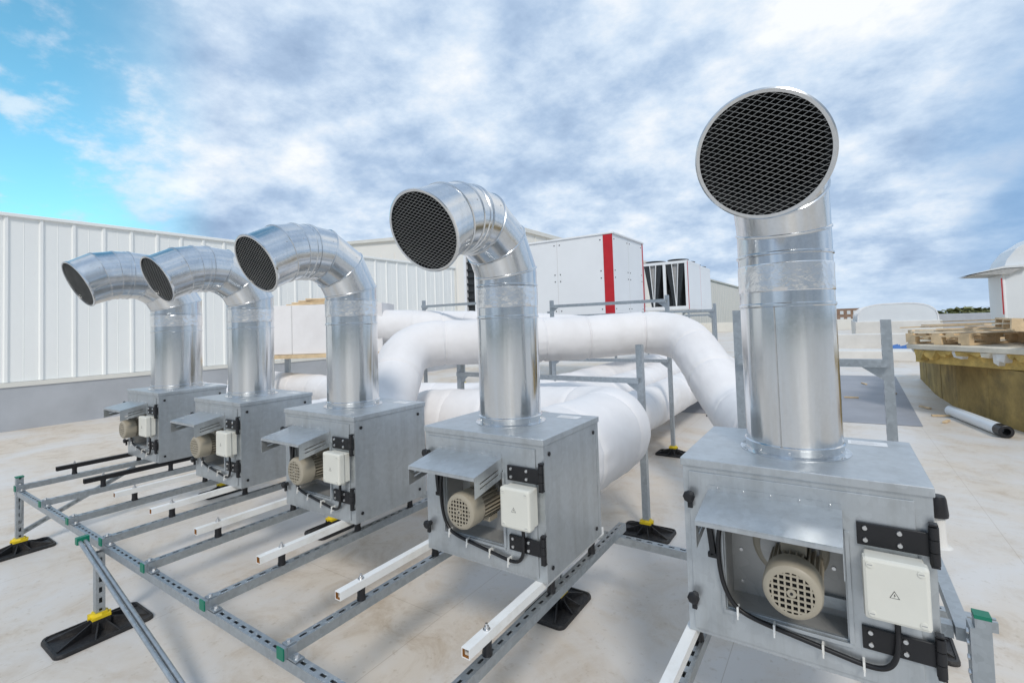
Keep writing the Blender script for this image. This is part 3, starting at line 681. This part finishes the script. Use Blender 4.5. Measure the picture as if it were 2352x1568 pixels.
b=Bd();b.lathe((0,0,0),(0,0,1),[(0,.075),(.004,.07),(.010,.05),(.03,.044),(.25,.040)],'skin',28);b.make('pipe',vp)
b=Bd();b.lathe((0,0,.215),(0,0,1),[(0,.060),(.02,.064),(.13,.054),(.15,.047),(.155,.02)],'black',24);b.make('cap',vp)
cw=empty('roof_cowl',(4.98,10.9,ZG),'pale angular metal roof exhaust cowl with projecting weather lip','roof cowl')
b=Bd();pr=[(-.62,0,1.1),(-.62,0,2.42),(-.56,0,2.62),(-.42,0,2.82),(-.15,0,3.02),(.15,0,3.14),(1.2,0,3.2),(1.2,0,1.1)]
b.poly(pr,(0,1.1,0),'poly');b.box((-.64,-.02,1.1),(-.60,.03,2.42),'ahu');b.make('hood_body',cw,bevel=.01)
b=Bd();b.poly([(-1.10,-.12,2.38),(-.62,-.12,2.50),(-.3,-.12,2.50),(-.3,-.12,2.46),(-.62,-.12,2.46)],(0,1.2,0),'poly');b.poly([(-1.07,-.10,2.368),(-.63,-.10,2.455),(-.36,-.10,2.455),(-.55,-.10,2.34)],(0,1.16,0),'inner');b.make('weather_lip',cw)
b=Bd();b.poly([(-1.1,-.3,.0),(1.4,-.3,0),(1.2,-.3,1.1),(-.66,-.3,1.1)],(0,1.7,0),'poly');b.make('curb',cw,bevel=.01)
b=Bd();b.box((-.656,-.03,1.6),(-.645,.0,2.28),'red');b.make('edge_stripe',cw)
sk=empty('barrel_skylight',(2.6,28.9,ZG),'translucent white barrel vault roof skylight','skylight')
b=Bd();b.box((-.1,-.1,0),(3.3,9,1.25),'skin');b.make('curb',sk,bevel=.02)
def sgn(v,p): return math.copysign(abs(v)**p,v)
b=Bd();pr=[(1.6+1.55*sgn(math.cos(math.radians(180-k*12)),.6),0,1.25+.85*sgn(math.sin(math.radians(k*12)),.7)) for k in range(16)];b.poly(pr,(0,8.8,0),'poly')
for y in (0,2.2,4.4,6.6,8.8):
    pr2=[(1.6+1.58*sgn(math.cos(math.radians(180-k*12)),.6),1.25+.88*sgn(math.sin(math.radians(k*12)),.7)) for k in range(16)]
    for k in range(15): b.bar((pr2[k][0],y-.01,pr2[k][1]),(pr2[k+1][0],y-.01,pr2[k+1][1]),.05,.03,'label',up=(0,1,0))
b.make('vault',sk)
def simple(name,a,c,m,label,cat,bevel=.02,kind=None):
    b=Bd();z=(Vector(c)-Vector(a));b.box((0,0,0),z,m);o=b.make(name,bevel=bevel,label=label,cat=cat,kind=kind);o.location=a;return o
simple('roof_upstand',(1.2,19.5,ZG),(5.4,21,ZG+.35),'skin','low white membrane covered roof upstand','upstand')
simple('roof_upstand',(1.5,25.,ZG),(8.5,26,ZG+.75),'skin','low white membrane covered roof upstand','upstand')
simple('roof_upstand',(8,20.,ZG),(22,21,ZG+1.0),'ahu','long pale grey roof upstand','upstand')
simple('roof_upstand',(6.2,33.,ZG),(30,34,ZG+1.5),'upst','long dark grey roof upstand','upstand')
simple('parapet_wall',(-14,60,ZG),(60,60.6,ZG+1.1),'flash','low pale parapet wall along the roof edge','parapet')
b=Bd()
for k in range(10): b.obox((3.5+random.random()*.9,23.4+random.random()*.5,ZG+.1+.1*random.random()),(.3,.05*k,.05),(0,.3,.1),(0,0,.03),'blue')
b.make('tarpaulin',label='crumpled blue tarpaulin lying on the roof',cat='tarpaulin')
db=empty('distant_building',(1.7,100,-12),'distant brown brick block of flats','building')
b=Bd();b.box((-1.,0,0),(3.3,10,13.9),'brick');b.make('wall',db)
for z in (10.2,11.8,12.9):
    for x in (-.5,.5,1.5,2.4):
        b=Bd();b.box((x,-.05,z),(x+.5,-.001,z+.6),'ahu');b.make('window',db)
bt=Bd()
for k in range(1800):
    x=8+random.random()*70;y=118+random.random()*22-.25*x;h=noise.noise(Vector((x*.06,y*.05,3)))*.9
    z=-1.8+random.random()*(2.7+h*.8);r=.3+random.random()*.5
    vs=[];c=Vector((x,y,z))
    for i in range(8):
        vs.append(c+Vector((random.gauss(0,r),random.gauss(0,r),random.gauss(0,r*.45))))
    bt.add(vs,[(0,1,2),(2,3,4),(4,5,6),(6,7,0),(1,3,5),(0,4,7)],'leaf')
bt.make('distant_woodland',recalc=False,label='distant band of green woodland on the skyline',cat='trees',kind='stuff')
b=Bd();b.add([(-70,-40,ZG),(70,-40,ZG),(70,60.4,ZG),(-70,60.4,ZG)],[(0,1,2,3)],'roof');b.make('ground',recalc=False,kind='structure')
b=Bd();b.add([(-1.32,7.35,ZG+.004),(2.72,7.6,ZG+.004),(2.95,14.6,ZG+.004),(-1.35,14.3,ZG+.004)],[(0,1,2,3)],'walk');b.make('path',recalc=False,kind='structure')
b=Bd();b.add([(-3000,-3000,-12),(3000,-3000,-12),(3000,3000,-12),(-3000,3000,-12)],[(0,1,2,3)],'land');b.make('terrain',recalc=False,kind='structure')
# ---------------------------------------------------------------- world
w=bpy.data.worlds.new('World');sc.world=w;w.use_nodes=True;nt=w.node_tree;L=nt.links.new
bg=nt.nodes['Background']
SUN_EL=math.radians(42);AZ=math.radians(145)
sky=N(nt,'ShaderNodeTexSky',sky_type='NISHITA');sky.sun_disc=False;sky.sun_elevation=SUN_EL;sky.sun_rotation=AZ;sky.ozone_density=3.
tc=N(nt,'ShaderNodeTexCoord');sx=N(nt,'ShaderNodeSeparateXYZ');L(tc.outputs['Generated'],sx.inputs[0])
def mth(op,a,b_=None,clamp=False):
    n=N(nt,'ShaderNodeMath',operation=op);n.use_clamp=clamp
    for i,q in enumerate((a,b_)):
        if q is None: continue
        if isinstance(q,(int,float)): n.inputs[i].default_value=q
        else: L(q,n.inputs[i])
    return n.outputs[0]
def dotp(src,vec):
    d=N(nt,'ShaderNodeVectorMath',operation='DOT_PRODUCT');L(src,d.inputs[0]);d.inputs[1].default_value=Vector(vec).normalized();return d.outputs['Value']
def mrange(x,a,b_):
    m_=N(nt,'ShaderNodeMapRange');m_.interpolation_type='SMOOTHSTEP';L(x,m_.inputs[0]);setin(m_,**{'From Min':a,'From Max':b_});return m_.outputs[0]
zc=mth('MAXIMUM',sx.outputs[2],0.);den=mth('ADD',zc,.38)
u=mth('DIVIDE',sx.outputs[0],den);v_=mth('DIVIDE',sx.outputs[1],den)
cb=N(nt,'ShaderNodeCombineXYZ');L(u,cb.inputs[0]);L(v_,cb.inputs[1]);L(mth('MULTIPLY',zc,.9),cb.inputs[2])
n1=N(nt,'ShaderNodeTexNoise');setin(n1,Scale=4.4,Detail=10.,Roughness=.60,Distortion=.0);L(cb.outputs[0],n1.inputs['Vector'])
n2=N(nt,'ShaderNodeTexNoise');setin(n2,Scale=1.5,Detail=3.,Roughness=.5);L(cb.outputs[0],n2.inputs['Vector'])
sh=ramp(nt,[(.37,(.31,.43,.62)),(.46,(.43,.565,.76)),(.545,(.63,.75,.90)),(.65,(.92,.95,.98))])
mixn=mth('ADD',mth('MULTIPLY',n1.outputs['Fac'],.62),mth('MULTIPLY',n2.outputs['Fac'],.40))
bright=mrange(dotp(tc.outputs['Generated'],(.25,.8,.55)),.88,.99)
mixn=mth('ADD',mixn,mth('MULTIPLY',bright,.08))
L(mixn,sh.inputs[0])
sc10=N(nt,'ShaderNodeVectorMath',operation='SCALE');L(sky.outputs[0],sc10.inputs[0]);sc10.inputs['Scale'].default_value=.15
tint=N(nt,'ShaderNodeMixRGB',blend_type='MULTIPLY');tint.inputs[0].default_value=1.;tint.inputs[2].default_value=(.95,1.62,1.42,1);L(sc10.outputs[0],tint.inputs[1])
hz=N(nt,'ShaderNodeCombineXYZ');L(sx.outputs[0],hz.inputs[0]);L(sx.outputs[1],hz.inputs[1]);hn=N(nt,'ShaderNodeVectorMath',operation='NORMALIZE');L(hz.outputs[0],hn.inputs[0])
gapL=mrange(dotp(hn.outputs[0],(-.995,.1,0)),.94,.995)
gapR=mrange(dotp(tc.outputs['Generated'],(.36,1,.20)),.965,.996)
brkL=mrange(n1.outputs['Fac'],.62,.48)
gL=mth('MULTIPLY',gapL,mth('ADD',mth('MULTIPLY',brkL,.6),.38))
gR=mth('MULTIPLY',mth('MULTIPLY',gapR,.65),mrange(n2.outputs['Fac'],.62,.45))
mx=N(nt,'ShaderNodeMixRGB');L(gL,mx.inputs[0]);L(sh.outputs[0],mx.inputs[1]);L(tint.outputs[0],mx.inputs[2])
mx2=N(nt,'ShaderNodeMixRGB');L(gR,mx2.inputs[0]);L(mx.outputs[0],mx2.inputs[1]);mx2.inputs[2].default_value=(.20,.40,.68,1)
hzf=mrange(sx.outputs[2],.10,-.01)
mx3=N(nt,'ShaderNodeMixRGB');L(mth('MULTIPLY',hzf,.45),mx3.inputs[0]);L(mx2.outputs[0],mx3.inputs[1]);mx3.inputs[2].default_value=(.60,.75,.92,1)
added_bank=mth('MULTIPLY',mrange(dotp(hn.outputs[0],(.75,-.66,0)),.35,.85),mrange(sx.outputs[2],.75,.25))  # unseen dark cloud bank added behind camera so ducts reflect dark bands
added_bank2=mth('MULTIPLY',mrange(dotp(hn.outputs[0],(-.80,-.60,0)),.80,.97),mrange(sx.outputs[2],.6,.2))  # second unseen dark bank, added for the duct reflections
added_dark=mth('MAXIMUM',added_bank,mth('MULTIPLY',added_bank2,.8))
mx4=N(nt,'ShaderNodeMixRGB');L(mth('MULTIPLY',added_dark,.70),mx4.inputs[0]);L(mx3.outputs[0],mx4.inputs[1]);mx4.inputs[2].default_value=(.14,.18,.23,1)
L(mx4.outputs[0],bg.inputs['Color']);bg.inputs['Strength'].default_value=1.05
sd=bpy.data.lights.new('sun','SUN');sd.energy=1.9;sd.angle=math.radians(11);sd.color=(1,.95,.88);so=bpy.data.objects.new('sun',sd);col.objects.link(so)
sv=Vector((math.sin(AZ)*math.cos(SUN_EL),math.cos(AZ)*math.cos(SUN_EL),math.sin(SUN_EL)))
so.rotation_euler=(-sv).to_track_quat('-Z','Y').to_euler();so.location=(0,-5,10)
# ---------------------------------------------------------------- camera
f=1113.3;yaw,pit,rol=[math.radians(q) for q in (33.754,2.042,-1.880)];ppx,ppy=1176.7,704.6
v=Vector((-math.sin(yaw)*math.cos(pit),math.cos(yaw)*math.cos(pit),math.sin(pit)));rt=Vector((math.cos(yaw),math.sin(yaw),0));up=rt.cross(v)
Rr=math.cos(rol)*rt+math.sin(rol)*up;Uu=-math.sin(rol)*rt+math.cos(rol)*up
cam=bpy.data.cameras.new('camera');co=bpy.data.objects.new('camera',cam);col.objects.link(co);sc.camera=co
mw=Matrix((Rr,Uu,-v)).transposed().to_4x4();mw.translation=Vector((1.735,-1.780,1.091));co.matrix_world=mw
cam.sensor_width=36;cam.lens=f/2352*36;cam.shift_x=(1176-ppx)/2352;cam.shift_y=(ppy-784)/2352;cam.clip_start=.05;cam.clip_end=6000
sc.view_settings.view_transform='Standard';sc.view_settings.look='None';sc.view_settings.exposure=0
